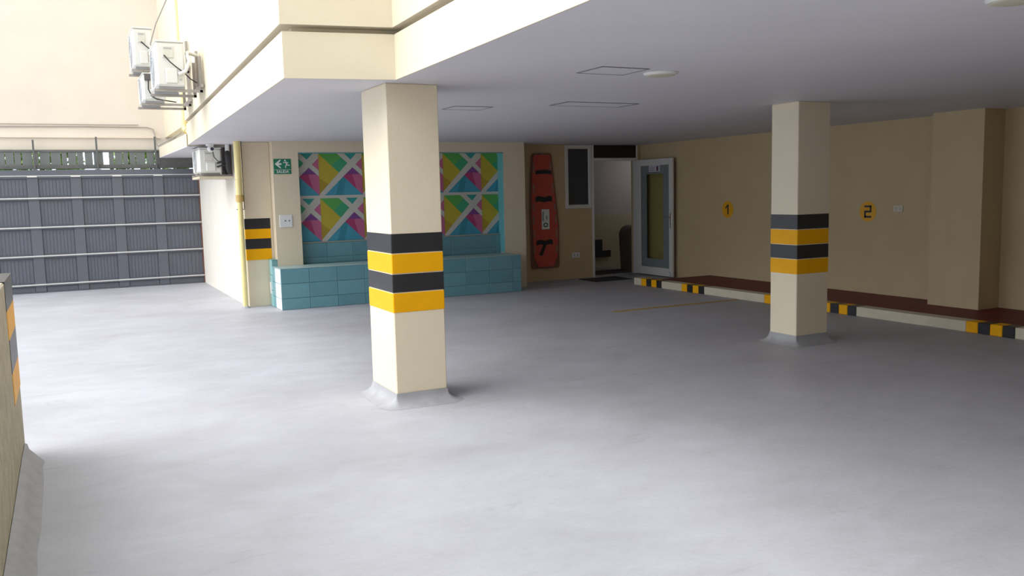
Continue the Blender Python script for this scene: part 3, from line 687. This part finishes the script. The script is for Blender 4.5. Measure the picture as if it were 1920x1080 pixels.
obj('shelf', MB().box(1.90, 2.42, 14.28, 15.08, 1.965, 2.0, b=.003), mat('beige_shelf', (.60, .52, .38), .6, .1, 6, .05), a4)
obj('duct_sleeve', MB().tube([(2.335, 14.25, 2.24), (2.335, 14.25, CZ)], .034, 12), WPLAST, a4)
obj('black_insulation', MB().tube([(2.34, 14.22, 2.05), (2.335, 14.22, 2.12), (2.33, 14.22, 2.36), (2.33, 14.23, 2.38)], [.03, .042, .046, .03], 12), RUB, a4)
for k, zz in enumerate((2.21, 2.155)):
    obj('copper_pipe', MB().tube([(2.17, 14.26, zz-.01), (2.24, 14.24, zz+.01), (2.33, 14.22, zz+.015)], .013, 8), RUB, a4)
tag(obj('back_panel', MB().box(2.36, 2.418, 14.4, 15.1, 2.01, 2.48), mat('dark_brown_panel', (.14, .10, .09), .6, .1, 6, 0)), 'dark panel on the wall behind the air conditioner under the slab', 'panel')
tag(obj('hanging_wire', MB().tube([(1.45, 11.9, 5.2), (1.40, 12.0, 4.5), (1.36, 12.1, 4.2), (1.25, 12.6, 3.95), (1.2, 12.9, 3.75), (1.24, 12.95, 3.55)], .008, 6), bpy.data.materials['grey_cable']), 'loose grey wire dropping down the facade to the air conditioners', 'cable')
# dome camera
dc = thing('security_camera', 'white dome security camera under the slab beside the air conditioner', 'camera', (2.07, 14.12, CZ-.08))
obj('base', MB().lathe([(.06, 0), (.06, .03)], (2.065, 14.15, CZ-.032), 20), WPLAST, dc)
def sphere(c, r, n=14, m_=10):
    return MB().lathe([(max(r*math.sin(math.pi*i/m_), .0005), -r*math.cos(math.pi*i/m_)) for i in range(m_+1)], c, n)
dm_ = obj('dome', sphere((2.07, 14.12, CZ-.075), .052), WPLAST, dc)
obj('lens', MB().lathe([(.026, -.008), (.026, .01)], (2.085, 14.07, CZ-.08), 16, axis='y'), DGLASS, dm_)
obj('camera_cable', MB().tube([(2.10, 14.12, CZ-.12), (2.12, 14.15, CZ-.20), (2.18, 14.2, CZ-.26), (2.30, 14.21, CZ-.275)], .007, 6), RUB, dc)

# ------------------------------------------------------------------ greenery beyond the gate
def bush(x, y, h, r, label, seed):
    rnd = random.Random(seed)
    t = thing('leafy_shrub', label, 'shrub', (x, y, -.05), 'shrubs beyond the gate')
    obj('stem', MB().tube([(x, y, -.05), (x+.05, y, h*.4), (x, y+.05, h*.75)], [.07, .05, .03], 8), BARK, t)
    m = MB()
    for i in range(2600):
        a = rnd.uniform(0, 6.283); u = rnd.uniform(-1, 1); q = rnd.uniform(.5, 1)**.5
        c = Vector((x+r*q*math.sqrt(1-u*u)*math.cos(a), y+.6*r*q*math.sqrt(1-u*u)*math.sin(a), h*.62+h*.42*q*u))
        d = Vector((rnd.uniform(-1, 1), rnd.uniform(-1, 1), rnd.uniform(-.6, .8))).normalized(); e = d.orthogonal().normalized()
        l = rnd.uniform(.06, .11)
        m.poly([c-d*l, c+e*l*.45, c+d*l, c-e*l*.45])
    f = obj('foliage', m, LEAF, t, fix=False); f['kind'] = 'stuff'
for i, x in enumerate((-1.6, -.2, 1.1, 2.2)):
    bush(x*1.6, 20.6+.3*(i % 2), 3.3, .85, ['bright green leafy shrub behind the gate at the left edge of the picture', 'bright green leafy shrub behind the slats between the first two steel stays', 'bright green leafy shrub behind the slats right of the middle steel stay', 'bright green leafy shrub hidden mostly behind the gate corner by the facade'][i], 20+i)
